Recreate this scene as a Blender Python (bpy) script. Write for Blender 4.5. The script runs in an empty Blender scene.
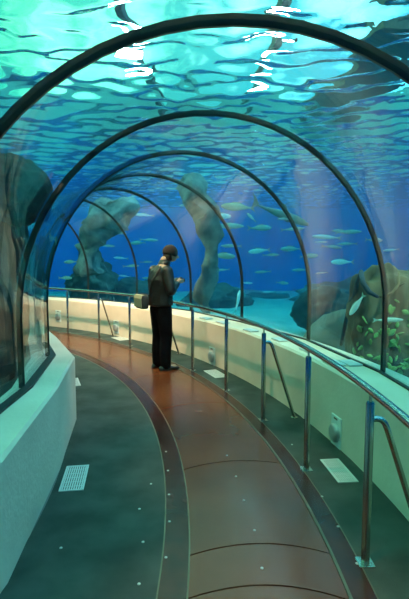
import bpy, bmesh, math, random
from mathutils import Vector, Matrix, noise
random.seed(7)
PI = math.pi
col = bpy.context.scene.collection
scene = bpy.context.scene

# ------------------------------------------------------------------ helpers
CX, CY = -8.69, 2.22          # centre of the bend the whole tunnel follows


def P(r, a, z=0.0):
    t = math.radians(a)
    return Vector((CX + r * math.cos(t), CY + r * math.sin(t), z))


CAM_H, PITCH, FOC = 1.65, math.radians(5.3), 457.0


def ray(px, py):
    x = (px - 204.5) / FOC
    y = -(py - 299.5) / FOC
    return Vector((x, math.cos(PITCH) + y * math.sin(PITCH), -math.sin(PITCH) + y * math.cos(PITCH)))


def at(px, py, dist):
    d = ray(px, py)
    return Vector((0, 0, CAM_H)) + d * (dist / d.y)


def on_plane(px, py, h):
    d = ray(px, py)
    return Vector((0, 0, CAM_H)) + d * ((h - CAM_H) / d.z)


def polar(v):
    dx, dy = v.x - CX, v.y - CY
    return math.hypot(dx, dy), math.degrees(math.atan2(dy, dx))


def tag(o, label=None, cat=None, group=None, kind=None):
    if label: o['label'] = label
    if cat: o['category'] = cat
    if group: o['group'] = group
    if kind: o['kind'] = kind
    return o


def empty(name, loc, rotz=0.0):
    o = bpy.data.objects.new(name, None)
    o.empty_display_size = 0.1
    col.objects.link(o)
    o.location = loc
    o.rotation_euler = (0, 0, rotz)
    return o


def obj(name, bm, mat, parent=None, smooth=True, recalc=True):
    if recalc:
        bmesh.ops.recalc_face_normals(bm, faces=bm.faces)
    me = bpy.data.meshes.new(name)
    bm.to_mesh(me)
    bm.free()
    me.polygons.foreach_set('use_smooth', [smooth] * len(me.polygons))
    if mat: me.materials.append(mat)
    o = bpy.data.objects.new(name, me)
    col.objects.link(o)
    if parent is not None: o.parent = parent
    return o


def sharp(o, deg=35):
    me = o.data
    bm = bmesh.new(); bm.from_mesh(me)
    for e in bm.edges:
        if len(e.link_faces) == 2 and e.calc_face_angle(0) > math.radians(deg):
            e.smooth = False
    bm.to_mesh(me); bm.free()
    return o


def add_box(bm, c, size, rot=None, bevel=0.0):
    r = bmesh.ops.create_cube(bm, size=1.0)
    vs = r['verts']
    bmesh.ops.scale(bm, vec=Vector(size), verts=vs)
    if bevel > 0:
        es = list({e for v in vs for e in v.link_edges})
        rr = bmesh.ops.bevel(bm, geom=es, offset=bevel, segments=2, affect='EDGES', profile=0.5)
        vs = list({v for f in rr['faces'] for v in f.verts} | {v for v in vs if v.is_valid})
    if rot is not None:
        bmesh.ops.transform(bm, matrix=rot.to_4x4(), verts=vs)
    bmesh.ops.translate(bm, vec=Vector(c), verts=vs)
    return vs


def frames(pts):
    """parallel-transport frames along a polyline"""
    n = len(pts)
    ts = []
    for i in range(n):
        a = pts[max(i - 1, 0)]; b = pts[min(i + 1, n - 1)]
        ts.append((b - a).normalized())
    up = Vector((0, 0, 1)) if abs(ts[0].z) < 0.9 else Vector((1, 0, 0))
    u = (up - ts[0] * up.dot(ts[0])).normalized()
    out = []
    for t in ts:
        u = (u - t * u.dot(t)).normalized()
        out.append((t, u, t.cross(u)))
    return out


def add_tube(bm, pts, rad, seg=12, cap=True, flat=1.0):
    pts = [Vector(p) for p in pts]
    rads = rad if isinstance(rad, (list, tuple)) else [rad] * len(pts)
    rings = []
    for p, r, (t, u, w) in zip(pts, rads, frames(pts)):
        rings.append([bm.verts.new(p + (u * math.cos(k * 2 * PI / seg) + w * flat * math.sin(k * 2 * PI / seg)) * r)
                      for k in range(seg)])
    for a, b in zip(rings, rings[1:]):
        for k in range(seg):
            bm.faces.new((a[k], a[(k + 1) % seg], b[(k + 1) % seg], b[k]))
    if cap:
        bm.faces.new(rings[0]); bm.faces.new(list(reversed(rings[-1])))


def loft(bm, rings, closed=True, caps=True):
    """rings: lists of Vectors, same length"""
    vr = [[bm.verts.new(p) for p in r] for r in rings]
    n = len(vr[0])
    for a, b in zip(vr, vr[1:]):
        for k in range(n if closed else n - 1):
            bm.faces.new((a[k], a[(k + 1) % n], b[(k + 1) % n], b[k]))
    if caps:
        bm.faces.new(vr[0]); bm.faces.new(list(reversed(vr[-1])))
    return vr


def arc_strip(r0, r1, a0, a1, z0, z1, n):
    """solid strip of a ring between two radii"""
    bm = bmesh.new()
    rings = []
    for i in range(n + 1):
        a = a0 + (a1 - a0) * i / n
        rings.append([P(r0, a, z0), P(r1, a, z0), P(r1, a, z1), P(r0, a, z1)])
    loft(bm, rings)
    return bm


def disc(bm, c, r, h, seg=16, axis=Vector((0, 0, 1)), bulge=0.0):
    c = Vector(c)
    axis = axis.normalized()
    u = axis.orthogonal().normalized(); w = axis.cross(u)
    prof = [(r, 0), (r, h * 0.7), (r * 0.9, h)]
    if bulge: prof += [(r * 0.6, h + bulge * 0.7), (r * 0.25, h + bulge)]
    rings = [[c + axis * z + (u * math.cos(k * 2 * PI / seg) + w * math.sin(k * 2 * PI / seg)) * q for k in range(seg)]
             for q, z in prof]
    loft(bm, rings)


# ------------------------------------------------------------------ materials
def new_mat(name):
    m = bpy.data.materials.new(name)
    m.use_nodes = True
    nt = m.node_tree
    return m, nt, nt.nodes, nt.links


def pmat(name, c, rough=0.5, metal=0.0, c2=None, scale=5.0, detail=4.0, bump=0.0, bscale=None, spec=0.5, stretch=None,
         lo=0.35, hi=0.65, coat=0.0):
    m, nt, N, L = new_mat(name)
    b = N['Principled BSDF']
    b.inputs['Base Color'].default_value = (*c, 1)
    b.inputs['Roughness'].default_value = rough
    b.inputs['Metallic'].default_value = metal
    b.inputs['Specular IOR Level'].default_value = spec
    b.inputs['Coat Weight'].default_value = coat
    if c2 or bump:
        tc = N.new('ShaderNodeTexCoord')
        mp = N.new('ShaderNodeMapping')
        L.new(tc.outputs['Object'], mp.inputs['Vector'])
        if stretch: mp.inputs['Scale'].default_value = stretch
    if c2:
        n = N.new('ShaderNodeTexNoise')
        n.inputs['Scale'].default_value = scale; n.inputs['Detail'].default_value = detail
        L.new(mp.outputs['Vector'], n.inputs['Vector'])
        r = N.new('ShaderNodeValToRGB')
        r.color_ramp.elements[0].position = lo; r.color_ramp.elements[0].color = (*c, 1)
        r.color_ramp.elements[1].position = hi; r.color_ramp.elements[1].color = (*c2, 1)
        L.new(n.outputs['Fac'], r.inputs['Fac'])
        L.new(r.outputs['Color'], b.inputs['Base Color'])
    if bump:
        n = N.new('ShaderNodeTexNoise')
        n.inputs['Scale'].default_value = bscale or scale; n.inputs['Detail'].default_value = 5
        L.new(mp.outputs['Vector'], n.inputs['Vector'])
        bp = N.new('ShaderNodeBump')
        bp.inputs['Strength'].default_value = bump; bp.inputs['Distance'].default_value = 0.02
        L.new(n.outputs['Fac'], bp.inputs['Height'])
        L.new(bp.outputs['Normal'], b.inputs['Normal'])
    return m


M = {}
M['carpet'] = pmat('carpet', (.044, .060, .054), .95, c2=(.078, .098, .087), scale=3, bump=.5, bscale=350, spec=.1)
M['slab'] = pmat('slab', (.2, .2, .2), .9)
M['walk'] = pmat('walk', (.095, .024, .008), .22, c2=(.135, .038, .014), scale=1.3, detail=6, spec=.32)
M['border'] = pmat('border', (.034, .009, .006), .22, c2=(.06, .014, .009), scale=5, detail=8, spec=.25)
M['steel'] = pmat('steel', (.45, .44, .41), .22, metal=1.0)
M['steel_dull'] = pmat('steel_dull', (.22, .17, .12), .5, metal=1.0)
M['curb'] = pmat('curb', (.64, .52, .41), .75, c2=(.75, .62, .50), scale=1.7, detail=6, bump=.15, bscale=30, spec=.3)
M['rib'] = pmat('rib', (.012, .013, .012), .3, c2=(.03, .028, .02), scale=6, spec=.5)
M['rubber'] = pmat('rubber', (.012, .014, .014), .55)
M['grille'] = pmat('grille', (.62, .62, .6), .45)
M['grille_dark'] = pmat('grille_dark', (.02, .02, .02), .8)
M['plastic_white'] = pmat('plastic_white', (.72, .73, .7), .4)
M['plaque'] = pmat('plaque', (.55, .57, .56), .35, c2=(.62, .64, .62), scale=9)
M['glint'] = pmat('glint', (.5, .5, .46), .3)  # pale tone for light reflections on the floor
M['seam'] = pmat('seam', (.012, .009, .008), .7)
M['sand'] = pmat('sand', (.42, .42, .34), .95, c2=(.58, .57, .47), scale=1.2, bump=.4, bscale=8)
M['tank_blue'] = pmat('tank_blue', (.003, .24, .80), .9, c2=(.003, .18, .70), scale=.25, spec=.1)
M['rock_dark'] = pmat('rock_dark', (.015, .019, .017), .95, c2=(.07, .07, .055), scale=2.2, detail=8, bump=1, bscale=7, spec=.1)
M['rock_black'] = pmat('rock_black', (.006, .008, .007), .95, c2=(.04, .04, .03), scale=3.2, detail=8, bump=1, bscale=9, spec=.05)
M['rock_brown'] = pmat('rock_brown', (.06, .034, .018), .9, c2=(.30, .18, .10), scale=2.5, detail=8, bump=.8, bscale=6,
                       stretch=(1, 1, .35), spec=.15)
M['rock_grey'] = pmat('rock_grey', (.20, .13, .10), .9, c2=(.30, .22, .18), scale=1.4, detail=6, bump=.4, bscale=5, spec=.15)
M['hall_wall'] = pmat('hall_wall', (.30, .55, .52), .9)
M['cover_grey'] = pmat('cover_grey', (.42, .43, .42), .35, metal=.4)
M['algae'] = pmat('algae', (.12, .24, .07), .8, c2=(.32, .40, .10), scale=9)
M['distortion_grey'] = pmat('distortion_grey', (.09, .09, .09), .9, c2=(.30, .28, .26), scale=3.2, detail=8, bump=.6, bscale=6, spec=.15)  # grey of the distortions in the acrylic, put on solid shapes
M['refraction'] = pmat('refraction', (.025, .03, .045), .8, bump=.6, bscale=25)  # dark tone of a refracted rock edge
M['fish'] = pmat('fish', (.26, .36, .28), .35, c2=(.55, .62, .52), scale=5, stretch=(.6, 1, 3), spec=.6)
M['fish_pale'] = pmat('fish_pale', (.75, .8, .78), .4, c2=(.9, .92, .9), scale=4)
M['fin'] = pmat('fin', (.30, .38, .30), .5)
M['shark'] = pmat('shark', (.10, .13, .12), .5, c2=(.2, .24, .22), scale=2)
M['shark_belly'] = pmat('shark_belly', (.7, .72, .62), .5)
M['skin'] = pmat('skin', (.36, .22, .14), .55)
M['jacket'] = pmat('jacket', (.004, .004, .003), .42, c2=(.010, .009, .006), scale=7, bump=.9, bscale=11, spec=.4)
M['trousers'] = pmat('trousers', (.003, .003, .004), .9, c2=(.006, .006, .007), scale=6, bump=.6, bscale=10, spec=.08)
M['hat'] = pmat('hat', (.012, .009, .007), .95, c2=(.022, .016, .011), scale=30, bump=.6, bscale=60)
M['shoe'] = pmat('shoe', (.012, .012, .012), .4)
M['bag'] = pmat('bag', (.018, .018, .016), .7, bump=.3, bscale=40)
M['bag_flap'] = pmat('bag_flap', (.30, .25, .15), .7)
M['camera_body'] = pmat('camera_body', (.02, .02, .022), .4)
M['lens_glass'] = pmat('lens_glass', (.01, .01, .02), .05)
M['beam'] = pmat('beam', (.09, .085, .08), .8, c2=(.14, .13, .12), scale=3)


def glass_mat():
    m, nt, N, L = new_mat('acrylic')
    N.remove(N['Principled BSDF'])
    out = N['Material Output']
    tr = N.new('ShaderNodeBsdfTransparent'); tr.inputs['Color'].default_value = (.97, .985, .985, 1)
    gl = N.new('ShaderNodeBsdfGlossy'); gl.inputs['Roughness'].default_value = .015
    fr = N.new('ShaderNodeFresnel')
    ge = N.new('ShaderNodeNewGeometry')
    io = N.new('ShaderNodeMapRange')                # the same index for a ray entering and leaving the sheet
    io.inputs['To Min'].default_value = 1.2; io.inputs['To Max'].default_value = 1 / 1.2
    L.new(ge.outputs['Backfacing'], io.inputs['Value']); L.new(io.outputs['Result'], fr.inputs['IOR'])
    tc = N.new('ShaderNodeTexCoord')
    n = N.new('ShaderNodeTexNoise'); n.inputs['Scale'].default_value = 1.1; n.inputs['Detail'].default_value = 1
    bp = N.new('ShaderNodeBump'); bp.inputs['Strength'].default_value = .3; bp.inputs['Distance'].default_value = .03
    L.new(tc.outputs['Object'], n.inputs['Vector']); L.new(n.outputs['Fac'], bp.inputs['Height'])
    L.new(bp.outputs['Normal'], gl.inputs['Normal'])
    mx = N.new('ShaderNodeMixShader')
    L.new(fr.outputs['Fac'], mx.inputs['Fac']); L.new(tr.outputs[0], mx.inputs[1]); L.new(gl.outputs[0], mx.inputs[2])
    L.new(mx.outputs[0], out.inputs['Surface'])
    return m


def water_surface_mat():
    m, nt, N, L = new_mat('rippled_water')
    N.remove(N['Principled BSDF'])
    out = N['Material Output']
    tr = N.new('ShaderNodeBsdfTransparent'); tr.inputs['Color'].default_value = (.95, 1, 1, 1)
    gl = N.new('ShaderNodeBsdfGlass'); gl.inputs['IOR'].default_value = 1.04; gl.inputs['Roughness'].default_value = .02
    mx = N.new('ShaderNodeMixShader'); mx.inputs['Fac'].default_value = 1.0
    L.new(tr.outputs[0], mx.inputs[1]); L.new(gl.outputs[0], mx.inputs[2])
    L.new(mx.outputs[0], out.inputs['Surface'])
    return m


def water_volume_mat():
    m, nt, N, L = new_mat('tank_water')
    N.remove(N['Principled BSDF'])
    out = N['Material Output']
    ab = N.new('ShaderNodeVolumeAbsorption')
    ab.inputs['Color'].default_value = (.0, .80, .93, 1); ab.inputs['Density'].default_value = WATER_ABS
    sc = N.new('ShaderNodeVolumeScatter')
    sc.inputs['Color'].default_value = (.25, .65, 1, 1); sc.inputs['Density'].default_value = WATER_SC
    sc.inputs['Anisotropy'].default_value = .3
    ad = N.new('ShaderNodeAddShader')
    L.new(ab.outputs[0], ad.inputs[0]); L.new(sc.outputs[0], ad.inputs[1])
    L.new(ad.outputs[0], out.inputs['Volume'])
    return m


WATER_ABS, WATER_SC = .42, .028
M['acrylic'] = glass_mat()
M['water_surface'] = water_surface_mat()
M['water'] = water_volume_mat()

# ------------------------------------------------------------------ tunnel shell
A0, A1 = -34.0, 76.0
ARCH_A = [-0.3, 9.2, 17.9, 27.1, 36.3, 46.0, 55.3, 64.6]
ARCH_R = [8.82, 8.88, 8.96, 8.92, 8.98, 8.95, 8.95, 8.95]
HW, HS, TOP, CURB = 1.47, 1.19, 2.74, .66


def profile(off, n=30, foot=CURB, top=TOP):
    """arch outline (u, z): left foot, over the crown, right foot"""
    pts = [(-HW - off, foot), (-HW - off, (foot + HS) / 2)]
    for i in range(n + 1):
        t = PI - PI * i / n
        pts.append(((HW + off) * math.cos(t), HS + (top - HS + off) * math.sin(t)))
    pts += [(HW + off, (foot + HS) / 2), (HW + off, foot)]
    return pts


def ring_at(a, rc, off, foot=CURB):
    return [P(rc + u, a, z) for u, z in profile(off, foot=foot, top=TOP - (.035 if a < 0 else 0))]


stations = [(-34, 8.95), (-24, 8.95), (-14.5, 8.9), (-7.5, 8.85)] + list(zip(ARCH_A, ARCH_R)) + [(76.0, 8.95)]
for i, ((a, ra), (b, rb)) in enumerate(zip(stations, stations[1:])):
    bm = bmesh.new()
    rings = []
    for aa, rr in ((a, ra), (b, rb)):
        rings.append(ring_at(aa, rr, 0) + list(reversed(ring_at(aa, rr, .05))))
    n = len(rings[0])
    loft(bm, rings)
    w = obj('window_%d' % (i + 1), bm, M['acrylic'])
    sharp(w, 50)
    tag(w, kind='structure')

RIB_LABEL = ['thick black arch rib nearest overhead, spanning the full picture width',
             'second black arch rib from the front, both feet on the low side walls',
             'third black arch rib, its left foot at the kink of the left wall',
             'fourth black arch rib, right of the standing man',
             'fifth black arch rib, curving just behind the standing man',
             'sixth black arch rib, left of the standing man and deepest in view']
for i, (a, rc) in enumerate(zip(ARCH_A, ARCH_R)):
    bm = bmesh.new()
    rings = []
    tp = TOP - .035 if i == 0 else TOP
    inner, outer = profile(-.008 if i else -.014, top=tp), profile(.036, top=tp)
    half = .009 if i else .016
    tan = Vector((-math.sin(math.radians(a)), math.cos(math.radians(a)), 0)) * half
    for (ui, zi), (uo, zo) in zip(inner, outer):
        pi_, po = P(rc + ui, a, zi), P(rc + uo, a, zo)
        ps = P(rc + ui * .6 + uo * .4, a, zi * .6 + zo * .4)
        rings.append([pi_ - tan * .5, pi_ + tan * .5, ps + tan, po + tan, po - tan, ps - tan])
    loft(bm, rings)
    o = sharp(obj('arch_rib', bm, M['rib']), 50)
    if i < len(RIB_LABEL):
        tag(o, RIB_LABEL[i], 'arch rib', 'black arch ribs of the tunnel')
    else:
        tag(o, ['black arch rib seen through the left glass around the bend',
                'black arch rib farthest around the bend'][i - 6], 'arch rib', 'black arch ribs of the tunnel')

# floor slab
tag(obj('floor', arc_strip(7.3, 10.45, A0, A1, -.16, -.008, 60), M['slab'], smooth=False), kind='structure')

# side walls (low curbs)
LEFT_FRONT = [(-34, 7.72), (-24, 7.70), (-9.8, 7.70), (-0.3, 7.69), (9.2, 7.655), (17.5, 7.737), (27.1, 7.66), (36.3, 7.74),
              (46, 7.68), (55.3, 7.74), (64.6, 7.68), (76, 7.72)]
bm = bmesh.new()
rings = []
for a, r in LEFT_FRONT:
    rings.append([P(7.32, a, -.15), P(r, a, -.15), P(r, a, CURB - .02), P(r - .02, a, CURB - .003), P(7.32, a, CURB)])
loft(bm, rings)
tag(sharp(obj('wall_left', bm, M['curb'])), kind='structure')
bm = bmesh.new()
rings = []
for i in range(56):
    a = A0 + (A1 - A0) * i / 55
    rings.append([P(9.985, a, -.15), P(10.48, a, -.15), P(10.48, a, CURB), P(10.01, a, CURB - .003), P(9.985, a, CURB - .025)])
loft(bm, rings)
tag(sharp(obj('wall_right', bm, M['curb'])), kind='structure')
# black gaskets at the feet of the glass
for n_, u0, u1 in (('trim_1', -HW, -HW + .065), ('trim_2', HW - .03, HW)):
    bm = bmesh.new()
    rings = []
    for a, rc in stations:
        rings.append([P(rc + u0, a, CURB - .004), P(rc + u1, a, CURB - .004), P(rc + u1, a, CURB + .014), P(rc + u0, a, CURB + .014)])
    loft(bm, rings)
    tag(obj(n_, bm, M['rubber'], smooth=False), kind='structure')
# bulkheads that close both ends of the tunnel
for n_, a, aw in (('wall_rear', A0, A0 - .9), ('wall_far', A1, A1 + .9)):
    bm = bmesh.new()
    pr = [P(8.95 + u, a, z) for u, z in profile(.09, foot=-.3)]
    pr2 = [P(8.95 + u, aw, z) for u, z in profile(.09, foot=-.3)]
    loft(bm, [pr, pr2])
    tag(obj(n_, bm, M['slab'], smooth=False), kind='structure')

# ------------------------------------------------------------------ walkway, carpets
c = obj('carpet', arc_strip(7.66, 8.455, A0 + .2, A1 - .2, -.008, .0, 90), M['carpet'], smooth=False)
tag(c, 'wide grey-green carpet along the foot of the left low wall', 'carpet')
c = obj('carpet', arc_strip(9.535, 9.99, A0 + .2, A1 - .2, -.008, .0, 90), M['carpet'], smooth=False)
tag(c, 'narrow grey-green carpet strip under the handrail beside the right low wall', 'carpet')
walk = empty('curved_walkway', P(9.0, 20, 0))
tag(walk, 'brown polished curved walkway down the middle of the tunnel', 'walkway')
bpy.context.view_layer.update()


def under(o, parent):
    """keep a mesh built in world coordinates where it stands under its thing"""
    o.parent = parent
    o.matrix_parent_inverse = parent.matrix_basis.inverted()
    return o


def seam_offset(t):           # crescent shaped joints
    return .62 * (1 - (2 * t - 1) ** 2)


seam_a = [-14.0, -6.0, -1.0, 1.14, 8.0, 17.6, 26.6, 35.6, 44.6, 53.6, 62.6]
for s0, s1 in zip(seam_a, seam_a[1:] + [74.0]):
    bm = bmesh.new()
    nr, na = 12, max(2, int((s1 - s0) / 1.2))
    g = .035
    top = [[bm.verts.new(P(8.612 + (9.39 - 8.612) * i / nr, s0 + g + (s1 - s0 - 2 * g) * j / na + seam_offset(i / nr), .004))
            for i in range(nr + 1)] for j in range(na + 1)]
    bot = [[bm.verts.new(v.co + Vector((0, 0, -.010))) for v in row] for row in top]
    for j in range(na):
        for i in range(nr):
            bm.faces.new((top[j][i], top[j][i + 1], top[j + 1][i + 1], top[j + 1][i]))
    loop_t = top[0] + [r[-1] for r in top[1:]] + list(reversed(top[-1][:-1])) + [r[0] for r in reversed(top[1:-1])]
    loop_b = bot[0] + [r[-1] for r in bot[1:]] + list(reversed(bot[-1][:-1])) + [r[0] for r in reversed(bot[1:-1])]
    k = len(loop_t)
    for q in range(k):
        bm.faces.new((loop_t[q], loop_b[q], loop_b[(q + 1) % k], loop_t[(q + 1) % k]))
    under(obj('plate', bm, M['walk'], smooth=False), walk)
under(obj('underlay', arc_strip(8.6, 9.40, A0 + .2, A1 - .2, -.008, -.004, 90), M['seam'], smooth=False), walk)
under(obj('border', arc_strip(8.463, 8.603, A0 + .2, A1 - .2, -.008, .003, 90), M['border'], smooth=False), walk)
under(obj('border', arc_strip(9.408, 9.528, A0 + .2, A1 - .2, -.008, .003, 90), M['border'], smooth=False), walk)
for r0, r1, h in ((8.455, 8.463, .004), (8.603, 8.612, .006), (9.392, 9.408, .010), (9.528, 9.535, .004)):
    tag(under(obj('edge_strip', arc_strip(r0, r1, A0 + .2, A1 - .2, -.008, h, 90), M['steel_dull'], smooth=False), walk),
        'thin metal edge strip')

# small pale discs standing in for light reflections on the floor
glint_px = [('walkway border', (166, 452)), ('walkway border', (168, 471)), ('walkway border', (169, 495)), ('walkway border', (169.5, 522)), ('walkway border', (166, 558)),
           ('left carpet', (151, 484)), ('left carpet', (139.5, 509)), ('left carpet', (143, 542)), ('left carpet', (139, 584)),
           ('left carpet', (61, 548)),
           ('walkway plates', (227, 456)), ('walkway plates', (236, 477)), ('walkway plates', (244, 501)), ('walkway plates', (254.5, 531)), ('walkway plates', (262, 569)),
           ('right border', (322, 497)), ('right border', (338, 527)), ('right border', (357, 564)), ('right border', (292, 445))]
bm = bmesh.new()
disc(bm, (0, 0, 0), .0085, .003, 10)
glint_me = None
words = ['farthest', 'second farthest', 'third farthest', 'fourth farthest', 'fifth farthest', 'sixth farthest']
place = {'walkway border': 'on the dark left border of the walkway', 'left carpet': 'on the wide left carpet',
         'walkway plates': 'on the brown walkway plates', 'right border': 'on the dark right border of the walkway'}
cnt = {}
ordered = sorted(glint_px, key=lambda s: s[1][1])
for where, (px, py) in ordered:
    p = on_plane(px, py, 0)
    k = cnt.get(where, 0); cnt[where] = k + 1
    if glint_me is None:
        o = obj('floor_glint', bm, M['glint']); glint_me = o.data
    else:
        o = bpy.data.objects.new('floor_glint', glint_me); col.objects.link(o)
    r_, a_ = polar(p)
    zt = .0 if where == 'left carpet' else (.004 if where == 'walkway plates' else .003)
    o.location = (p.x, p.y, zt)
    tag(o, 'tiny pale glint disc, %s of those %s' % (words[k], place[where]), 'floor stud', 'pale discs for light glints on the floor')

# ------------------------------------------------------------------ handrail
rail = empty('handrail', P(9.56, 7, 0))
tag(rail, 'long curved steel handrail on posts along the right side of the walkway', 'handrail')
RR, RZ = 9.56, .955
bm = bmesh.new()
add_tube(bm, [P(RR, A0 + .4 + (A1 - A0 - .8) * i / 100, RZ) for i in range(101)], .0215, 14)
under(obj('rail', bm, M['steel'], ), rail)
post_a = [-5.9 + 6.58 * k for k in range(0, 12)]
brace_at = {1, 3, 6, 8, 10}
post_me = brace_me = None
for k, a in enumerate(post_a):
    rot = Matrix.Rotation(math.radians(a), 4, 'Z')
    if post_me is None:
        bm = bmesh.new()
        add_tube(bm, [(0, 0, .004), (0, 0, .885), (0, 0, .895)], [.0225, .0225, .019], 16)
        add_tube(bm, [(0, 0, .89), (0, 0, RZ - .012)], .0085, 10)
        post = obj('post', bm, M['steel']); post_me = sharp(post).data
        bm = bmesh.new()
        add_box(bm, (0, 0, .004), (.085, .085, .008), bevel=.002)
        base = obj('base_plate', bm, M['steel'], smooth=False); base_me = base.data
        bm = bmesh.new()
        pts = [(.0, 0, .80), (.035, 0, .805), (.06, 0, .80), (.08, 0, .78), (.095, 0, .745), (.345, 0, .005)]
        add_tube(bm, pts, .0165, 12)
        disc(bm, (.345, 0, 0), .035, .008, 14)
        brace = obj('brace', bm, M['steel']); brace_me = sharp(brace, 50).data
        made = [post, base, brace]
    else:
        post = bpy.data.objects.new('post', post_me); col.objects.link(post)
        base = bpy.data.objects.new('base_plate', base_me); col.objects.link(base)
        made = [post, base]
        if k in brace_at:
            brace = bpy.data.objects.new('brace', brace_me); col.objects.link(brace); made.append(brace)
    if k == 0 and 0 not in brace_at:
        bpy.data.objects.remove(made.pop())
    for o in made:
        if o is base: continue
        o.parent = rail
        o.matrix_parent_inverse = rail.matrix_basis.inverted()
        o.location = P(RR, a, 0); o.rotation_euler = (0, 0, math.radians(a))
    base.parent = post

# ------------------------------------------------------------------ grilles in the carpet, wall fittings, plaques
def grille(corners, label):
    ps = [on_plane(x, y, 0) for x, y in corners]
    c0 = sum(ps, Vector()) / 4
    u = ((ps[1] - ps[0]) + (ps[2] - ps[3])); v = ((ps[3] - ps[0]) + (ps[2] - ps[1]))
    lu, lv = u.length / 2, v.length / 2
    v.normalize()
    u = Vector((v.y, -v.x, 0))
    rz = math.atan2(u.y, u.x)
    t = empty('floor_grille', (c0.x, c0.y, 0), rz)
    tag(t, label, 'floor grille', 'white ventilation grilles in the carpet')
    bm = bmesh.new()
    w = .012
    add_box(bm, (0, lv / 2 - w / 2, .003), (lu, w, .006)); add_box(bm, (0, -lv / 2 + w / 2, .003), (lu, w, .006))
    add_box(bm, (lu / 2 - w / 2, 0, .003), (w, lv - 2 * w, .006)); add_box(bm, (-lu / 2 + w / 2, 0, .003), (w, lv - 2 * w, .006))
    obj('frame', bm, M['grille'], t, smooth=False)
    bm = bmesh.new()
    ns = 9
    for i in range(ns):
        x = -lu / 2 + w + (lu - 2 * w) * (i + .5) / ns
        add_box(bm, (x, 0, .0028), ((lu - 2 * w) / ns * .62, lv - 2 * w, .0036))
    for j in range(1, 6):
        add_box(bm, (0, -lv / 2 + lv * j / 6, .0022), (lu - 2 * w, .004, .003))
    obj('slats', bm, M['grille'], t, smooth=False)
    bm = bmesh.new()
    add_box(bm, (0, 0, .0005), (lu - .004, lv - .004, .001))
    obj('backing', bm, M['grille_dark'], t, smooth=False)


grille([(67, 466), (89, 466), (83, 491), (59, 491)], 'white slatted floor grille in the wide left carpet')
grille([(320, 460), (338.4, 459), (358.5, 482), (338.4, 483)], 'white slatted floor grille nearest in the right carpet strip')
grille([(204.7, 371.7), (214.5, 369), (226.7, 376.6), (217, 378.5)], 'pale floor grille in the right carpet just right of the man')
grille([(113, 338), (122, 336), (132, 339), (121, 341)], 'pale floor grille in the right carpet left of the man')
grille([(70, 378.5), (78, 378.5), (80.5, 386), (73, 386)], 'pale floor grille half hidden behind the corner of the left low wall')


def on_cyl(px, py, r):
    d = ray(px, py); o = Vector((0, 0, CAM_H)) - Vector((CX, CY, 0))
    a = d.x ** 2 + d.y ** 2; b = 2 * (o.x * d.x + o.y * d.y); c_ = o.x ** 2 + o.y ** 2 - r * r
    t = (-b + math.sqrt(b * b - 4 * a * c_)) / (2 * a)
    return Vector((0, 0, CAM_H)) + d * t


for px, py, lab in ((337, 431, 'round steel wall fitting on a pale plate, nearest on the right low wall'),
                    (212.5, 356, 'round steel wall fitting on the right low wall just right of the man'),
                    (116.5, 327, 'pale oval wall fitting on the low wall left of the man'),
                    (58.5, 316, 'small pale wall fitting farthest left on the far low wall')):
    p = on_cyl(px, py, 9.985)
    r_, a_ = polar(p)
    t = empty('wall_fitting', P(9.985, a_, p.z), math.radians(a_))
    tag(t, lab, 'wall fitting', 'round fittings on the right low wall')
    bm = bmesh.new()
    add_box(bm, (-.006, 0, 0), (.016, .18, .27), bevel=.003)
    obj('plate', bm, M['plastic_white'], t, smooth=False)
    bm = bmesh.new()
    disc(bm, (-.014, 0, -.012), .082, .03, 24, axis=Vector((-1, 0, 0)), bulge=.008)
    sharp(obj('cover', bm, M['cover_grey'], t), 50)
    bm = bmesh.new()
    add_box(bm, (-.016, 0, .112), (.006, .06, .014), bevel=.001)
    obj('catch', bm, M['steel_dull'], t, smooth=False)

plaques = [(206, 318.6), (221, 323), (248, 331), (280, 340), (309, 350.5), (331, 364), (360, 363.3)]
plab = ['grey information plaque on the right wall ledge, farthest away, right of the man',
        'grey information plaque on the right wall ledge, second farthest from the camera',
        'grey information plaque on the ledge below the fourth arch rib foot',
        'grey information plaque on the ledge below the far rocks',
        'grey information plaque on the ledge at the foot of the third arch rib',
        'grey information plaque at the front edge of the ledge, nearest the handrail',
        'grey information plaque against the glass in front of the big brown rock']
for (px, py), lab in zip(plaques, plab):
    p = on_plane(px, py, CURB)
    r_, a_ = polar(p)
    r_ = min(max(r_, 10.09), 10.24)
    t = empty('information_plaque', P(r_, a_, CURB), math.radians(a_ + 90))
    tag(t, lab, 'plaque', 'information plaques along the right wall ledge')
    bm = bmesh.new()
    add_box(bm, (0, 0, .009), (.21, .135, .014), bevel=.003)
    obj('plate', bm, M['plaque'], t, smooth=False)
    bm = bmesh.new()
    add_box(bm, (0, 0, .001), (.19, .115, .004))
    obj('base', bm, M['rubber'], t, smooth=False)

# ------------------------------------------------------------------ tank
X0, X1, Y0, Y1, ZW, ZB = -15.0, 15.0, -5.0, 20.0, 3.75, -.3


def wall(name, c, s, m):
    bm = bmesh.new(); add_box(bm, c, s)
    return tag(obj(name, bm, m, smooth=False), kind='structure')


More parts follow.
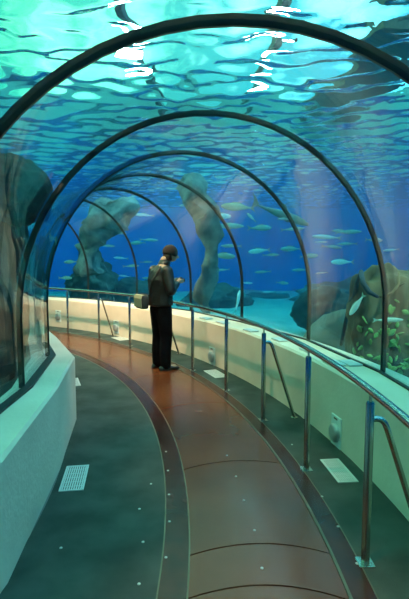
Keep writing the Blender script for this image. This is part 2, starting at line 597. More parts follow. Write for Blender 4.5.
wall('wall_tank_back', ((X0 + X1) / 2, Y1 + .15, 1.7), (X1 - X0 + .6, .3, 4.4), M['tank_blue'])
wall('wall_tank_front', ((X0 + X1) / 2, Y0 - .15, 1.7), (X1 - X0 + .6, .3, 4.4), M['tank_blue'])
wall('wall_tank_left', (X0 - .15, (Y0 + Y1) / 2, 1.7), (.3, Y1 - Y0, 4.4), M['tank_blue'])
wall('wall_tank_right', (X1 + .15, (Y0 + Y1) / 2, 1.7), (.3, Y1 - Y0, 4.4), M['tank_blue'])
HZ, HH = 5.5, 3.2
wall('wall_hall_back', ((X0 + X1) / 2, Y1 + .15, HZ), (X1 - X0 + .6, .3, HH), M['hall_wall'])
wall('wall_hall_front', ((X0 + X1) / 2, Y0 - .15, HZ), (X1 - X0 + .6, .3, HH), M['hall_wall'])
wall('wall_hall_left', (X0 - .15, (Y0 + Y1) / 2, HZ), (.3, Y1 - Y0, HH), M['hall_wall'])
wall('wall_hall_right', (X1 + .15, (Y0 + Y1) / 2, HZ), (.3, Y1 - Y0, HH), M['hall_wall'])
# sand bed (two pieces either side of the tunnel, as one uneven sheet with a trench where the tunnel runs)
bm = bmesh.new()
nx, ny = 120, 100
grid = []
for j in range(ny + 1):
    row = []
    for i in range(nx + 1):
        x = X0 + (X1 - X0) * i / nx; y = Y0 + (Y1 - Y0) * j / ny
        z = .18 + .12 * noise.noise(Vector((x * .35, y * .35, 3))) + .04 * noise.noise(Vector((x * 1.3, y * 1.3, 9)))
        r_, a_ = polar(Vector((x, y, 0)))
        if 7.15 < r_ < 10.75 and -40 < a_ < 82: z = -.24
        row.append(bm.verts.new((x, y, z)))
    grid.append(row)
for j in range(ny):
    for i in range(nx):
        bm.faces.new((grid[j][i], grid[j][i + 1], grid[j + 1][i + 1], grid[j + 1][i]))
rb = bmesh.ops.extrude_face_region(bm, geom=list(bm.faces))
for v in [v for v in rb['geom'] if isinstance(v, bmesh.types.BMVert)]: v.co.z = ZB - .1
tag(obj('ground_sand', bm, M['sand']), kind='structure')

# rippled water surface
bm = bmesh.new()
st = .06
nx, ny = int((X1 - X0) / st), int((Y1 - Y0) / st)
wavs = []
for k in range(34):
    lam = random.choice([.24, .28, .33, .4, .5, .65, .9]) * random.uniform(.85, 1.15)
    th = random.gauss(1.45, .55)
    wavs.append((2 * PI / lam * math.cos(th), 2 * PI / lam * math.sin(th), random.uniform(0, 6.28), lam * (.0105 if lam < .5 else .008)))


def wz(x, y):
    q = noise.noise(Vector((x * .3, y * .3, 1.7)))
    x2 = x + .5 * q; y2 = y + .5 * noise.noise(Vector((x * .3, y * .3, 8.1)))
    s = 0.0
    for kx, ky, ph, am in wavs: s += am * math.sin(kx * x2 + ky * y2 + ph)
    return ZW + s * (1 + .7 * q)


prev = None
for j in range(ny + 1):
    y = Y0 + (Y1 - Y0) * j / ny
    row = [bm.verts.new((X0 + (X1 - X0) * i / nx, y, wz(X0 + (X1 - X0) * i / nx, y))) for i in range(nx + 1)]
    if prev:
        for i in range(nx): bm.faces.new((prev[i], prev[i + 1], row[i + 1], row[i]))
    prev = row
ws = obj('water_surface', bm, M['water_surface'], recalc=False)
tag(ws, 'rippled water surface above the tunnel', 'water', kind='structure')

# the body of water around the tunnel
bm = bmesh.new()
add_box(bm, ((X0 + X1) / 2, (Y0 + Y1) / 2, (ZB + ZW - .14) / 2 - .0), (X1 - X0 - .02, Y1 - Y0 - .02, ZW - .14 - ZB))
bmesh.ops.recalc_face_normals(bm, faces=bm.faces)
bm2 = bmesh.new()
rings = [ring_at(a, rc, .056, foot=-.27) for a, rc in [(A0 - 1.2, 8.95)] + stations[1:-1] + [(A1 + 1.2, 8.95)]]
loft(bm2, rings)
bmesh.ops.recalc_face_normals(bm2, faces=bm2.faces)
bmesh.ops.reverse_faces(bm2, faces=bm2.faces)
tmp = bpy.data.meshes.new('tmp'); bm2.to_mesh(tmp); bm2.free()
bm.from_mesh(tmp); bpy.data.meshes.remove(tmp)
wb = obj('water_body', bm, M['water'], smooth=False, recalc=False)
tag(wb, 'clear blue tank water all around the tunnel', 'water', kind='structure')


# ------------------------------------------------------------------ rocks
def rock(name, c, size, mat, seed, label, cat='rock', amp=.35, fr=1.3, sub=5, lean=(0, 0), boxy=0.0, z0=None, group=None):
    bm = bmesh.new()
    bmesh.ops.create_icosphere(bm, subdivisions=sub, radius=1.0)
    for v in bm.verts:
        d = v.co.normalized()
        if boxy:
            mx_ = max(abs(d.x), abs(d.y), abs(d.z)); d = d * (1 - boxy) + d / mx_ * boxy
        n = noise.fractal(d * fr + Vector((seed, seed * 2.3, seed * .7)), 1.0, 2.1, 5)
        n2 = abs(noise.noise(d * fr * 2.1 + Vector((seed * 3, 1, 4))))
        q = d * (1 + amp * n - amp * .5 * n2)
        v.co = Vector((q.x * size[0] + lean[0] * q.z, q.y * size[1] + lean[1] * q.z, q.z * size[2]))
    o = obj(name, bm, mat)
    o.location = c
    tag(o, label, cat, group)
    return o


big = rock('boulder', at(386, 335, 5.6), (.47, .42, .82), M['rock_brown'], 3.1,
           'big brown upright rock with green algae behind the right glass', amp=.22, boxy=.45)
random.seed(5)
bm = bmesh.new()
from mathutils.bvhtree import BVHTree
bvh = BVHTree.FromPolygons([v.co + big.location for v in big.data.vertices], [tuple(p.vertices) for p in big.data.polygons])
for k in range(150):
    px, py = random.uniform(352, 416), random.uniform(300, 392)
    if px < 385 and random.random() < .72: continue
    if py < 325 and random.random() < .7: continue
    hit_, nrm, _, _ = bvh.ray_cast(Vector((0, 0, CAM_H)), ray(px, py).normalized())
    if hit_ is None: continue
    p = hit_ + nrm * .012
    nn = (nrm + Vector((random.gauss(0, .5), random.gauss(0, .5), random.gauss(0, .5)))).normalized()
    u = Vector((random.gauss(0, 1), random.gauss(0, .5), random.gauss(0, 1)))
    u = (u - nn * u.dot(nn)).normalized()
    w = nn.cross(u).normalized()
    s = random.uniform(.03, .062)
    rings = [[p + u * s * t + (w * math.cos(q * PI / 3) * s * .6 * math.sin(PI * (.08 + .84 * (t + 1) / 2))
              + nn * math.sin(q * PI / 3) * .008) for q in range(6)] for t in (-1, -.5, 0, .5, 1)]
    loft(bm, rings)
al = obj('algae', bm, M['algae'])
al.parent = big; al.matrix_parent_inverse = Matrix.Translation(big.location).inverted()
tag(al, 'clumps of green leafy algae', kind='stuff')
rock('boulder', at(326, 375, 6.9), (.60, .5, 1.0), M['rock_grey'], 8.2,
     'smooth grey-brown sloping rock between the third rib and the big brown rock', amp=.12, fr=.9, lean=(.22, 0))
rock('boulder', at(326, 312, 9.0), (.62, .5, .52), M['rock_dark'], 5.5, 'dark rounded rock behind the foot of the third rib', amp=.25)
# left side dark rock stacks
rock('rock_stack', (-2.34, 4.72, 1.3), (.40, .9, 1.7), M['rock_black'], 11.3, 'tall dark rock close behind the left glass at the picture edge',
     amp=.2)
rock('rock_overhang', at(14, 190, 4.75), (.36, .62, .36), M['rock_black'], 17.3, 'dark overhanging rock lump just outside the second rib at upper left', amp=.22)
rock('rock_stack', (-4.5, 6.5, 1.3), (.9, 1.0, 1.35), M['rock_dark'], 14.9, 'dark rock mass deeper on the inner side of the bend', amp=.3)
rock('rock_stack', at(5, 270, 15.5), (1.1, .9, 1.6), M['rock_dark'], 21.0, 'far tall dark rock seen through the left glass', amp=.35)
rock('reef_mound', at(92, 285, 14.5), (.85, .7, .85), M['rock_dark'], 31.4, 'dark reef mound behind the far rail left of the man', amp=.4)


def distortion_limb(name, pts, mat, seed, label, amp=.06):  # solid limb standing in for a distortion in the acrylic
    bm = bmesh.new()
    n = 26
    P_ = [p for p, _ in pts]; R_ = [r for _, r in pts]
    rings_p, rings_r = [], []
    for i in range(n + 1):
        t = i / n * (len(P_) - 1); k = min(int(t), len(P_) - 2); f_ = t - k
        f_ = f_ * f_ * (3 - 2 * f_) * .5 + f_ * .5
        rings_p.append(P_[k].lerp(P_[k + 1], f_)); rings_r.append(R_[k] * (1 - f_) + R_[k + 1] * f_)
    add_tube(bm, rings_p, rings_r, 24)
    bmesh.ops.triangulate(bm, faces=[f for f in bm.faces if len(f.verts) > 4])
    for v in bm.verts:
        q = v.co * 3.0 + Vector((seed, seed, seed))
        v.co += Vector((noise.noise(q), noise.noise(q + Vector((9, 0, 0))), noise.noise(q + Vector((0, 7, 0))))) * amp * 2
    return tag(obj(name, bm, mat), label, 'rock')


distortion_limb('grey_distortion', [(at(88, 275, 12.6), .34), (at(88, 250, 12.6), .27), (at(93, 232, 12.5), .36), (at(106, 220, 12.4), .46), (at(122, 210, 12.3), .40), (at(133, 202, 12.3), .16)],
          M['distortion_grey'], 4.4, 'grey acrylic distortion modelled solid, leaning up right from the dark reef mound', .15)  # added solid shape for a grey distortion in the acrylic
distortion_limb('pale_distortion', [(at(199, 312, 9.6), .10), (at(205, 288, 9.5), .13), (at(210, 262, 9.4), .15), (at(211, 236, 9.4), .19), (at(205, 212, 9.4), .28), (at(193, 194, 9.4), .33), (at(180, 184, 9.4), .2)],
          M['distortion_grey'], 7.7, 'pale curved acrylic distortion modelled solid, just right of the man', .11)  # added solid shape for the pale distortion band in the acrylic
for k, (px, py, d, sx, sz, lab) in enumerate([(135, 292, 15.5, .8, .5, 'low dark reef rock between the sixth rib and the man'),
                                      (215, 300, 14, 1.1, .5, 'low reef rock right of the man beyond the fourth rib'),
                                      (270, 304, 17.2, 1.1, .45, 'low far reef rock in the blue water right of the fourth rib'),
                                      (345, 300, 13, 1.3, .6, 'far dim reef rock left of the big brown rock')]):
    rock('reef_rock', at(px, py, d), (sx, .8, sz), M['rock_dark'], 40 + k * 3.3, lab, amp=.35, group='low reef rocks on the tank bed')
# solid tubes added for the dark and pale refraction streaks by the brown rock
bm = bmesh.new()
pts = [at(341, 345, 5.9), at(345, 325, 5.8), at(350, 303, 5.7), at(354, 297, 5.62), at(357, 283, 5.5), at(361.5, 271, 5.35)]
add_tube(bm, pts, [.02, .024, .03, .026, .03, .024], 8)
add_tube(bm, [at(361, 272, 5.35), at(363, 283, 5.1), at(369, 292, 5.0), at(378, 297, 5.0)], [.028, .03, .028, .018], 8)
br = obj('refraction_streak', bm, M['refraction'])
tag(br, 'bent dark refraction streak modelled solid, left of the big brown rock', 'refraction')
bm = bmesh.new()
add_tube(bm, [at(380, 297, 4.95), at(392, 293, 5.0), at(399, 284, 5.05), at(399, 272, 5.1)], [.012, .016, .015, .008], 8)
add_tube(bm, [at(399, 286, 5.05), at(405, 283, 5.0)], [.014, .008], 8)
tag(obj('refraction_streak', bm, M['rock_brown']), 'thin pale curved refraction streak modelled solid, before the big brown rock', 'refraction')  # pale refracted edge built as a solid tube


# ------------------------------------------------------------------ fish
def fish_meshes(kind):
    prof = {'silver': [(-.5, .03, .015), (-.42, .035, .02), (-.3, .065, .035), (-.1, .115, .055), (.1, .135, .065), (.28, .12, .06), (.4, .085, .045), (.48, .04, .022), (.5, .012, .01)],
            'slim': [(-.5, .02, .012), (-.4, .03, .02), (-.2, .065, .04), (.05, .085, .055), (.25, .08, .05), (.4, .05, .035), (.48, .022, .018), (.5, .008, .008)],
            'shark': [(-.5, .012, .012), (-.35, .03, .025), (-.15, .065, .055), (.05, .085, .075), (.25, .08, .07), (.4, .055, .055), (.47, .03, .035), (.5, .01, .012)]}[kind]
    bm = bmesh.new()
    seg = 10
    loft(bm, [[Vector((x, w * math.cos(k * 2 * PI / seg), h * math.sin(k * 2 * PI / seg))) for k in range(seg)] for x, h, w in prof])
    out = [('body', bm)]

    def fin(pts, th=.008, axis='y'):
        b = bmesh.new()
        d = Vector((0, th, 0)) if axis == 'y' else Vector((0, 0, th))
        pts = [Vector(p) for p in pts]
        loft(b, [[p - d for p in pts], [p + d for p in pts]])
        return b
    if kind == 'shark':
        out.append(('tail_fin', fin([(-.48, 0, 0), (-.52, 0, .06), (-.68, 0, .19), (-.60, 0, .03), (-.62, 0, -.08), (-.52, 0, -.02)])))
        out.append(('dorsal_fin', fin([(.08, 0, .07), (-.02, 0, .19), (-.06, 0, .18), (-.05, 0, .07)])))
        b = fin([(.2, .05, -.03), (.05, .27, -.09), (.0, .26, -.09), (.06, .05, -.03)], axis='z')
        b2 = fin([(.2, -.05, -.03), (.05, -.27, -.09), (.0, -.26, -.09), (.06, -.05, -.03)], axis='z')
        out += [('pectoral_fin', b), ('pectoral_fin', b2)]
    else:
        t = .13 if kind == 'silver' else .09
        out.append(('tail_fin', fin([(-.47, 0, .02), (-.66, 0, t), (-.58, 0, 0), (-.66, 0, -t), (-.47, 0, -.02)])))
        h = .13 if kind == 'silver' else .08
        out.append(('dorsal_fin', fin([(.2, 0, h * .85), (.08, 0, h * 1.35), (-.15, 0, h * 1.15), (-.28, 0, h * .45)], .006)))
    return out


FM = {}


def fish(kind, mat, px, py, d, length, head, pitch, label, name='fish', cat='fish', group=None):
    """head: heading in degrees about the vertical, 0 = towards the right"""
    key = (kind, mat)
    if key not in FM:
        made = []
        for n_, bm in fish_meshes(kind):
            o = obj(n_, bm, M[mat] if n_ == 'body' else M['fin' if kind != 'shark' else mat], smooth=(n_ == 'body'))
            made.append(o)
        FM[key] = [(o.name.split('.')[0], o.data) for o in made]
        for o in made: bpy.data.objects.remove(o)
    p = at(px, py, d)
    r_, a_ = polar(p)
    assert not (7.3 < r_ < 10.6 and -30 < a_ < 74 and p.z < 2.9), (label, px, py, d, r_, a_)
    t = empty(name, p)
    t.rotation_euler = (0, math.radians(-pitch), math.radians(head))
    t.scale = (length,) * 3
    tag(t, label, cat, group)
    for n_, me in FM[key]:
        o = bpy.data.objects.new(n_, me); col.objects.link(o); o.parent = t
    return t


# larger, singled-out swimmers
fish('shark', 'shark', 283, 215, 9.5, 1.15, -25, -22, 'dark shark gliding down behind the third rib', 'shark', 'shark')
fish('silver', 'fish', 236, 207, 9.5, .62, 170, 5, 'large pale green fish just inside the upper curve of the fourth rib')
fish('slim', 'fish', 228, 226, 10.5, .75, 10, 0, 'long pale fish crossing behind the upper fourth rib')
fish('silver', 'fish_pale', 238, 300, 9.0, .42, 60, 65, 'pale fish with raised head at the foot of the fourth rib')
fish('silver', 'fish_pale', 251, 217, 9.0, .22, 200, 40, 'small white fish turning beside the large pale green fish')
fish('silver', 'fish_pale', 356, 306, 5.0, .26, 130, -55, 'pale fish diving in front of the big brown rock')
fish('slim', 'fish', 390, 320, 4.9, .30, 5, 0, 'thin greenish fish low in front of the algae on the big brown rock')
fish('silver', 'fish_pale', 341, 262, 8.0, .36, 182, 0, 'pale fish just left of the top of the big brown rock')
school_r = [(261, 228, 10.5, .50, 5), (230, 246, 11, .45, 185), (258, 251, 10, .42, 180), (272, 255, 10.5, .36, 0), (224, 256, 10, .5, 0),
            (221, 216, 11, .5, 10), (262, 272, 12, .40, 182), (290, 249, 10.5, .45, 178), (294, 229, 11, .5, 0), (300, 270, 12, .42, 175),
            (325, 237, 10, .55, 183), (333, 247, 10.5, .42, 3), (322, 242, 11.5, .3, 0), (340, 231, 12, .45, 180), (321, 273, 12, .3, 180),
            (350, 232, 10, .5, 0), (283, 283, 12, .3, 5), (247, 283, 13, .34, 0), (268, 292, 13, .35, 185),
            (310, 256, 11, .4, 0), (346, 244, 11, .42, 180), (375, 240, 11, .4, 5), (390, 250, 12, .38, 182), (222, 270, 12, .33, 180)]
school_l = [(118, 233, 14, .5, 0), (143, 215, 14, .55, 185), (137, 243, 15, .45, 180), (150, 240, 14, .5, 0), (120, 258, 14.5, .42, 180),
            (132, 266, 12.6, .4, 3), (147, 262, 15, .38, 0), (70, 262, 13.0, .36, 180), (66, 278, 13.0, .36, 0), (124, 276, 15, .36, 182), (148, 278, 14.5, .4, 180),
            (108, 246, 14, .42, 0), (186, 205, 13, .4, 180)]


def ordn(k):
    ones = ['', 'first', 'second', 'third', 'fourth', 'fifth', 'sixth', 'seventh', 'eighth', 'ninth', 'tenth', 'eleventh', 'twelfth', 'thirteenth',
            'fourteenth', 'fifteenth', 'sixteenth', 'seventeenth', 'eighteenth', 'nineteenth', 'twentieth', 'twenty-first', 'twenty-second',
            'twenty-third', 'twenty-fourth', 'twenty-fifth']
    return ones[k]


random.seed(3)
for nm, sch in (('right of the man', school_r), ('left of the man', school_l)):
    for k, (px, py, d, ln, hd) in enumerate(sorted(sch)):
        lab = '%s from the left of the small fish swimming %s' % (ordn(k + 1), nm)
        fish(random.choice(['silver', 'slim', 'slim']), random.choice(['fish', 'fish', 'fish_pale']), px, py, d, ln, hd + random.uniform(-12, 12),
             random.uniform(-6, 6), lab, group='small fish schooling %s' % nm)


# ------------------------------------------------------------------ the man
def ball_chain(bm, pts):
    """pts: (x,y,z, rx, ry) tapering round sections joined along their centres"""
    for a, b in zip(pts, pts[1:]):
        pa, pb = Vector(a[:3]), Vector(b[:3])
        n = max(2, int((pb - pa).length / .02))
        for i in range(n + 1):
            t = i / n
            p = pa.lerp(pb, t)
            rs = [a[3 + k] * (1 - t) + b[3 + k] * t for k in range(len(a) - 3)]
            r = bmesh.ops.create_icosphere(bm, subdivisions=2, radius=1.0)
            sx = rs[0]; sy = rs[1] if len(rs) > 1 else rs[0]; sz = rs[2] if len(rs) > 2 else min(sx, sy)
            bmesh.ops.scale(bm, vec=(sx, sy, sz), verts=r['verts'])
            bmesh.ops.translate(bm, vec=p, verts=r['verts'])


def fused(name, bm, mat, parent, voxel=.01, it=6):
    o = obj(name, bm, mat, None)
    m = o.modifiers.new('r', 'REMESH'); m.mode = 'VOXEL'; m.voxel_size = voxel; m.use_smooth_shade = True
    s = o.modifiers.new('s', 'SMOOTH'); s.iterations = it; s.factor = .5
    dg = bpy.context.evaluated_depsgraph_get()
    me = bpy.data.meshes.new_from_object(o.evaluated_get(dg))
    o.modifiers.clear()
    old = o.data; o.data = me; bpy.data.meshes.remove(old)
    me.polygons.foreach_set('use_smooth', [True] * len(me.polygons))
    if not me.materials: me.materials.append(mat)
    o.parent = parent
    return o


MAN_YAW = math.radians(33)
mp = on_plane(162, 369, 0)
man = empty('person', (mp.x, mp.y, .004), MAN_YAW)
man.scale = (1.03,) * 3
tag(man, 'person in dark jacket, black trousers and dark cap looking down at a held camera', 'person')
# body, one continuous surface; local +x is where he faces, +y his left
bm = bmesh.new()
ball_chain(bm, [(-.01, 0, .93, .105, .15), (0, 0, 1.10, .095, .135), (.0, 0, 1.30, .105, .16), (.0, 0, 1.42, .085, .15), (.03, 0, 1.48, .06, .07)])
ball_chain(bm, [(.03, 0, 1.47, .055, .055), (.045, 0, 1.56, .052, .052)])
# head, tilted down
head_from = len(bm.verts)
ball_chain(bm, [(.085, 0, 1.66, .098, .08, .104), (.125, 0, 1.63, .08, .072, .088)])
ball_chain(bm, [(.165, 0, 1.575, .035, .042, .03)])                         # jaw and chin
ball_chain(bm, [(.207, 0, 1.635, .010, .010), (.222, 0, 1.605, .016, .015)])  # nose
ball_chain(bm, [(.192, 0, 1.578, .012, .024, .008)])                        # mouth
for s in (-1, 1):
    ball_chain(bm, [(.088, s * .078, 1.655, .018, .008, .03)])              # ear
    ball_chain(bm, [(.186, s * .03, 1.652, .016, .018, .010)])              # brow and eye
bm.verts.ensure_lookup_table()
for v in list(bm.verts)[head_from:]: v.co += Vector((.055, 0, -.012))
for s in (-1, 1):
    sh = (0, s * .175, 1.415); el = (.0 if s < 0 else .02, s * .275, 1.145); wr = (.215, s * .075, 1.235)
    ball_chain(bm, [(*sh, .052), (*el, .04), (*wr, .027)])
    hd = Vector((.27, s * .05, 1.26))
    ball_chain(bm, [(*wr, .027), (hd.x, hd.y, hd.z, .034, .02, .036)])
    for f_ in range(4):
        ln = [.9, 1.0, .95, .75][f_]
        z = hd.z + .022 - f_ * .017
        ball_chain(bm, [(hd.x + .02, hd.y + s * .01, z, .009), (hd.x + .055 * ln + .01, hd.y + s * .004, z, .0085), (hd.x + .07 * ln + .01, hd.y - s * .03, z, .0075)])
    ball_chain(bm, [(hd.x - .01, hd.y - s * .005, hd.z + .03, .011), (hd.x + .03, hd.y - s * .03, hd.z + .045, .009)])
    hip = (-.01, s * .09, .90); kn = (.02 if s < 0 else .0, s * .095, .49); an = (-.02 if s > 0 else .0, s * .10, .075)
    ball_chain(bm, [(*hip, .085), (*kn, .055), (*an, .035)])
    ball_chain(bm, [(an[0] - .02, s * .10, .045, .03), (an[0] + .14, s * .115, .035, .035, .035, .02)])
body = fused('body', bm, M['skin'], man, .0075, 3)
# jacket
bm = bmesh.new()
ball_chain(bm, [(-.015, 0, .935, .175, .235, .04), (-.01, 0, 1.08, .165, .22, .05), (-.02, 0, 1.28, .17, .225, .06), (-.015, 0, 1.39, .135, .20, .06), (.02, 0, 1.475, .08, .09, .03)])
for s in (-1, 1):
    sh = (-.01, s * .19, 1.40); el = (-.0 if s < 0 else .02, s * .285, 1.14); wr = (.185, s * .105, 1.215)
    ball_chain(bm, [(*sh, .088), ((sh[0] + el[0]) / 2, (sh[1] + el[1]) / 2, (sh[2] + el[2]) / 2, .08), (*el, .072), (*wr, .05)])
fused('jacket', bm, M['jacket'], man, .011, 4)
bm = bmesh.new()
loft(bm, [[Vector((.035 + .02 * (z - 1.46) / .06 + q * math.cos(k * PI / 8), q * 1.02 * math.sin(k * PI / 8), z)) for k in range(16)]
          for q, z in ((.086, 1.465), (.086, 1.51), (.078, 1.56), (.070, 1.555), (.068, 1.47))])
obj('collar', bm, M['jacket'], man)
# trousers
bm = bmesh.new()
ball_chain(bm, [(-.012, 0, .97, .128, .17, .05), (-.012, 0, .88, .135, .175, .07)])
for s in (-1, 1):
    hip = (-.012, s * .088, .87); kn = (.02 if s < 0 else .0, s * .095, .49); an = (-.015 if s > 0 else .005, s * .10, .085)
    ball_chain(bm, [(*hip, .122), ((hip[0] + kn[0]) / 2, s * .095, .68, .106), (*kn, .092), ((kn[0] + an[0]) / 2 - .01, s * .10, .26, .086), (*an, .082, .076, .035)])
fused('trousers', bm, M['trousers'], man, .011, 4)
for s in (-1, 1):
    ax = -.015 if s > 0 else .005
    bm = bmesh.new()
    rings = []
    for x, w, h in ((-.095, .022, .03), (-.085, .036, .06), (-.03, .042, .088), (.04, .044, .078), (.10, .048, .056), (.16, .046, .046), (.195, .034, .036), (.21, .012, .02)):
        rr = []
        for k in range(12):
            t = k * 2 * PI / 12
            zz = h / 2 + h / 2 * math.sin(t); yy = w * math.cos(t)
            if math.sin(t) < 0: zz = h / 2 - h / 2 * min(1, 2.2 * -math.sin(t)) ; yy = w * (math.copysign(abs(math.cos(t)) ** .4, math.cos(t)))
            rr.append(Vector((ax + x, s * .105 + yy + s * .06 * x, zz)))
        rings.append(rr)
    loft(bm, rings)
    sh_ = obj('shoe', bm, M['shoe'], man)
# close dark cap
bm = bmesh.new()
N_ = 18
rings = []
for i in range(8):
    t = i / 7 * PI / 2
    q = math.cos(t) if i < 7 else .04
    rings.append([Vector((.09 + .112 * q * math.cos(k * 2 * PI / N_) - .0 + .03 * math.sin(t), .092 * q * math.sin(k * 2 * PI / N_),
                          1.675 + .108 * math.sin(t) - .26 * (.112 * q * math.cos(k * 2 * PI / N_)))) for k in range(N_)])
low = [Vector((p.x - .004 * math.copysign(1, p.x - .09), p.y, p.z - .045 + (.03 if p.x > .15 else 0))) for p in rings[0]]
loft(bm, [low] + rings)
for v in bm.verts: v.co = Vector((.09, 0, 1.66)) + (v.co - Vector((.09, 0, 1.66))) * 1.01 + Vector((.055, 0, -.012))
cap = obj('cap', bm, M['hat'], man)
bm = bmesh.new()
loft(bm, [[Vector((.055 + .062 * q * math.cos(k * 2 * PI / 14), .074 * q * math.sin(k * 2 * PI / 14), z)) for k in range(14)]
          for q, z in ((.55, 1.545), (.9, 1.57), (1.05, 1.62), (1.05, 1.66))])
for v in bm.verts: v.co += Vector((.055, 0, -.012))
obj('hair', bm, M['hat'], man)

# camera he holds
R30 = Matrix.Rotation(MAN_YAW, 4, 'Z') @ Matrix.Scale(1.03, 4)


def from_man(x, y, z): return Matrix.Translation((mp.x, mp.y, .004)) @ R30 @ Vector((x, y, z))


cam_o = empty('camera', from_man(.315, 0, 1.265), MAN_YAW)
tag(cam_o, 'small dark camera held in the hands of the man', 'camera')
bm = bmesh.new(); add_box(bm, (0, 0, 0), (.04, .105, .066), bevel=.008); add_box(bm, (0, 0, .04), (.03, .04, .02), bevel=.005)
sharp(obj('camera_body', bm, M['camera_body'], cam_o))
bm = bmesh.new(); disc(bm, (.018, 0, -.003), .03, .045, 18, axis=Vector((1, 0, 0)))
ln_ = sharp(obj('lens', bm, M['camera_body'], cam_o), 50)
bm = bmesh.new(); disc(bm, (.06, 0, -.003), .022, .004, 18, axis=Vector((1, 0, 0)))
g_ = obj('lens_glass', bm, M['lens_glass'], ln_)
bm = bmesh.new(); add_box(bm, (-.0215, 0, 0), (.004, .07, .048))
obj('screen', bm, M['lens_glass'], cam_o, smooth=False)

# shoulder bag behind his hip
bag = empty('shoulder_bag', from_man(-.265, .08, .87), MAN_YAW)
tag(bag, 'black shoulder bag with a beige flap hanging behind the hip of the man', 'bag')
bm = bmesh.new(); add_box(bm, (0, 0, .11), (.12, .24, .20), bevel=.03)
sharp(obj('bag_body', bm, M['bag'], bag), 60)
bm = bmesh.new()
fl = [(-.066, .04), (-.072, .16), (-.055, .208), (-.02, .216)]
loft(bm, [[Vector((x, -.122, z)) for x, z in fl] + [Vector((x * .9, -.122, z - .006)) for x, z in reversed(fl)],
          [Vector((x, .122, z)) for x, z in fl] + [Vector((x * .9, .122, z - .006)) for x, z in reversed(fl)]])
tag(obj('flap', bm, M['bag_flap'], bag, smooth=False), 'beige flap')
bm = bmesh.new()
# strap: from the bag diagonally up the back of the jacket and over the right shoulder
jk = bpy.data.objects['jacket']
jb = BVHTree.FromPolygons([v.co.copy() for v in jk.data.vertices], [tuple(p.vertices) for p in jk.data.polygons])
pts_j = []
for i in range(15):
    t = i / 14
    az = math.radians(165 + 75 * t); z = 1.06 + .40 * t
    h_, n_, _, _ = jb.ray_cast(Vector((math.cos(az) * .6, math.sin(az) * .6, z + .1 * t)), Vector((-math.cos(az), -math.sin(az), -.18 * t)).normalized())
    if h_ is not None: pts_j.append(h_ + n_ * .008)
mw = Matrix.Translation((mp.x, mp.y, .004)) @ R30
bw = (Matrix.Translation(bag.location) @ Matrix.Rotation(MAN_YAW, 4, 'Z')).inverted()
add_tube(bm, [Vector((.02, .08, .205))] + [bw @ (mw @ p) for p in pts_j], .016, 8, flat=.45)
obj('strap', bm, M['bag'], bag)

# ------------------------------------------------------------------ hall over the tank
M['lamp_glow'], nt_, N_1, L_1 = new_mat('lamp_glow')
N_1.remove(N_1['Principled BSDF'])
em_ = N_1.new('ShaderNodeEmission'); em_.inputs['Color'].default_value = (1, .98, .94, 1); em_.inputs['Strength'].default_value = 260
L_1.new(em_.outputs[0], N_1['Material Output'].inputs['Surface'])
for x, lab in ((1.75, 'slim roof beam over the water right of the arch crown, carrying three lamps'),
               (-1.85, 'slim roof beam over the water left of the arch crown, carrying two lamps')):
    bm = bmesh.new(); add_box(bm, (0, 0, 0), (.2, Y1 - Y0, .3), bevel=.02)
    o = obj('roof_beam', bm, M['beam'], smooth=False); o.location = (x, (Y0 + Y1) / 2, 6.62)
    tag(o, lab, 'beam', 'roof beams over the water')
bm = bmesh.new(); add_box(bm, (0, 0, 0), (2.2, 8.99, .3), bevel=.04)
o = obj('gangway', bm, M['beam'], smooth=False); o.location = (5.2, Y1 - 4.5, 6.4)
tag(o, 'dark service gangway over the water at upper right', 'gangway')
for lx, ly, llab in [(1.75, 10.5, 'round lamp over the water right of the crown, nearest of three'),
                     (1.75, 12.2, 'round lamp over the water right of the crown, middle of three'),
                     (1.75, 14.3, 'round lamp over the water right of the crown, farthest of three'),
                     (-1.85, 11.5, 'round lamp over the water left of the crown, nearer of two'),
                     (-1.85, 13.4, 'round lamp over the water left of the crown, farther of two')]:
    t = empty('hall_lamp', (lx, ly, 6.2))
    tag(t, llab, 'lamp', 'lamps over the water')
    bm = bmesh.new(); add_tube(bm, [(0, 0, .1), (0, 0, .27)], .03, 8)
    obj('bracket', bm, M['steel_dull'], t)
    bm = bmesh.new()
    loft(bm, [[Vector((q * math.cos(k * PI / 10), q * math.sin(k * PI / 10), z)) for k in range(20)] for q, z in ((.08, .12), (.16, .08), (.36, -.04), (.34, -.04), (.14, .06))], caps=True)
    obj('shade', bm, M['beam'], t)
    bm = bmesh.new(); disc(bm, (0, 0, -.035), .32, .03, 24)
    obj('diffuser', bm, M['lamp_glow'], t)

# ------------------------------------------------------------------ light
w = bpy.data.worlds.new('hall_daylight'); scene.world = w
w.use_nodes = True
bgn = w.node_tree.nodes['Background']
wn = w.node_tree.nodes
tc_ = wn.new('ShaderNodeTexCoord'); no_ = wn.new('ShaderNodeTexNoise'); rp_ = wn.new('ShaderNodeValToRGB')
no_.inputs['Scale'].default_value = 5.5; no_.inputs['Detail'].default_value = 5
w.node_tree.links.new(tc_.outputs['Generated'], no_.inputs['Vector'])
w.node_tree.links.new(no_.outputs['Fac'], rp_.inputs['Fac'])
rp_.color_ramp.elements[0].position = .44; rp_.color_ramp.elements[0].color = (.06, .28, .23, 1)
rp_.color_ramp.elements[1].position = .64; rp_.color_ramp.elements[1].color = (.62, 1.0, .66, 1)
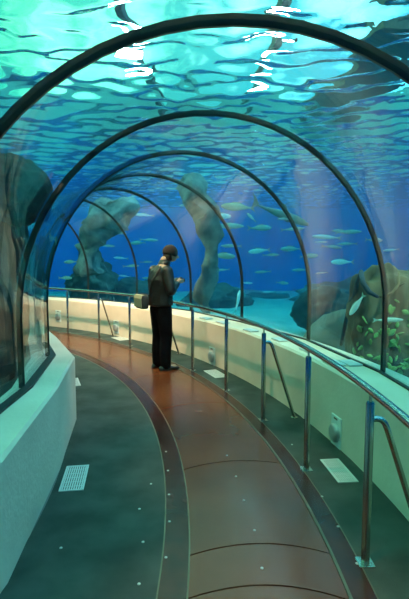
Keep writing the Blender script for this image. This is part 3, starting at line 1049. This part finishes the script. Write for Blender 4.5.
# the hall is lit greener on the left, bluer on the right
sx_ = wn.new('ShaderNodeSeparateXYZ'); mr_ = wn.new('ShaderNodeMapRange'); mxc = wn.new('ShaderNodeMix'); mxc.data_type = 'RGBA'; mxc.blend_type = 'MULTIPLY'
tint = wn.new('ShaderNodeValToRGB')
tint.color_ramp.elements[0].color = (.9, 1.08, .78, 1); tint.color_ramp.elements[1].color = (.6, .78, 1.35, 1)
mr_.inputs['From Min'].default_value = -.35; mr_.inputs['From Max'].default_value = .45
w.node_tree.links.new(tc_.outputs['Generated'], sx_.inputs[0]); w.node_tree.links.new(sx_.outputs['X'], mr_.inputs['Value'])
w.node_tree.links.new(mr_.outputs['Result'], tint.inputs['Fac'])
mxc.inputs['Factor'].default_value = 1
w.node_tree.links.new(rp_.outputs['Color'], mxc.inputs['A']); w.node_tree.links.new(tint.outputs['Color'], mxc.inputs['B'])
w.node_tree.links.new(mxc.outputs['Result'], bgn.inputs['Color'])
bgn.inputs['Strength'].default_value = 3.8


def lamp(name, kind, loc, energy, color, target=None, **kw):
    d = bpy.data.lights.new(name, kind)
    d.energy = energy; d.color = color
    for k_, v in kw.items(): setattr(d, k_, v)
    o = bpy.data.objects.new(name, d); col.objects.link(o)
    o.location = loc
    if target is not None:
        o.rotation_euler = (Vector(target) - Vector(loc)).to_track_quat('-Z', 'Y').to_euler()
    return o


lamp('rock_fill', 'SPOT', (3.0, 3.6, 3.5), 900, (1, .58, .36), (2.2, 5.6, .9), spot_size=math.radians(60), spot_blend=.6, shadow_soft_size=.05)  # unseen warm fill added to brighten the right rocks
lamp('warm_fill', 'SPOT', P(8.9, 22, 2.62), 110, (1, .78, .55), P(8.2, 25, 0), spot_size=math.radians(90), spot_blend=.9, shadow_soft_size=.03)  # fill added to warm the left carpet, no fixture
# warm fill spots added under the crown of the far half, no fixtures there
for a_, e_ in ((27, 120), (38, 240), (46, 240), (55, 240)):
    lamp('warm_fill', 'SPOT', P(8.6, a_, 2.62), e_, (1, .74, .46), P(9.95, a_ + 1, .35), spot_size=math.radians(120), spot_blend=.8, shadow_soft_size=.03)
for a_, e_ in ((-12, 140), (-2, 140), (8, 115), (18, 75)):  # narrow fill spots added to redden the near walkway, no fixtures
    lamp('warm_fill', 'SPOT', P(8.95, a_, 2.62), e_, (1, .52, .32), P(9.0, a_, 0), spot_size=math.radians(44), spot_blend=.8, shadow_soft_size=.03)

# ------------------------------------------------------------------ camera
cd = bpy.data.cameras.new('view')
cd.sensor_fit = 'VERTICAL'; cd.sensor_height = 36.0; cd.lens = 36.0 * FOC / 599.0
cd.clip_start = .02; cd.clip_end = 200
co = bpy.data.objects.new('view', cd); col.objects.link(co)
co.location = (0, 0, CAM_H); co.rotation_euler = (PI / 2 - PITCH, 0, 0)
scene.camera = co

vs_ = scene.view_settings
vs_.view_transform = 'Standard'; vs_.look = 'None'; vs_.gamma = 1; vs_.use_curve_mapping = False
vs_.exposure = 0.0
scene.cycles.transparent_max_bounces = 24
scene.cycles.max_bounces = 14
scene.cycles.transmission_bounces = 10
scene.cycles.volume_bounces = 1
scene.cycles.sample_clamp_indirect = 8
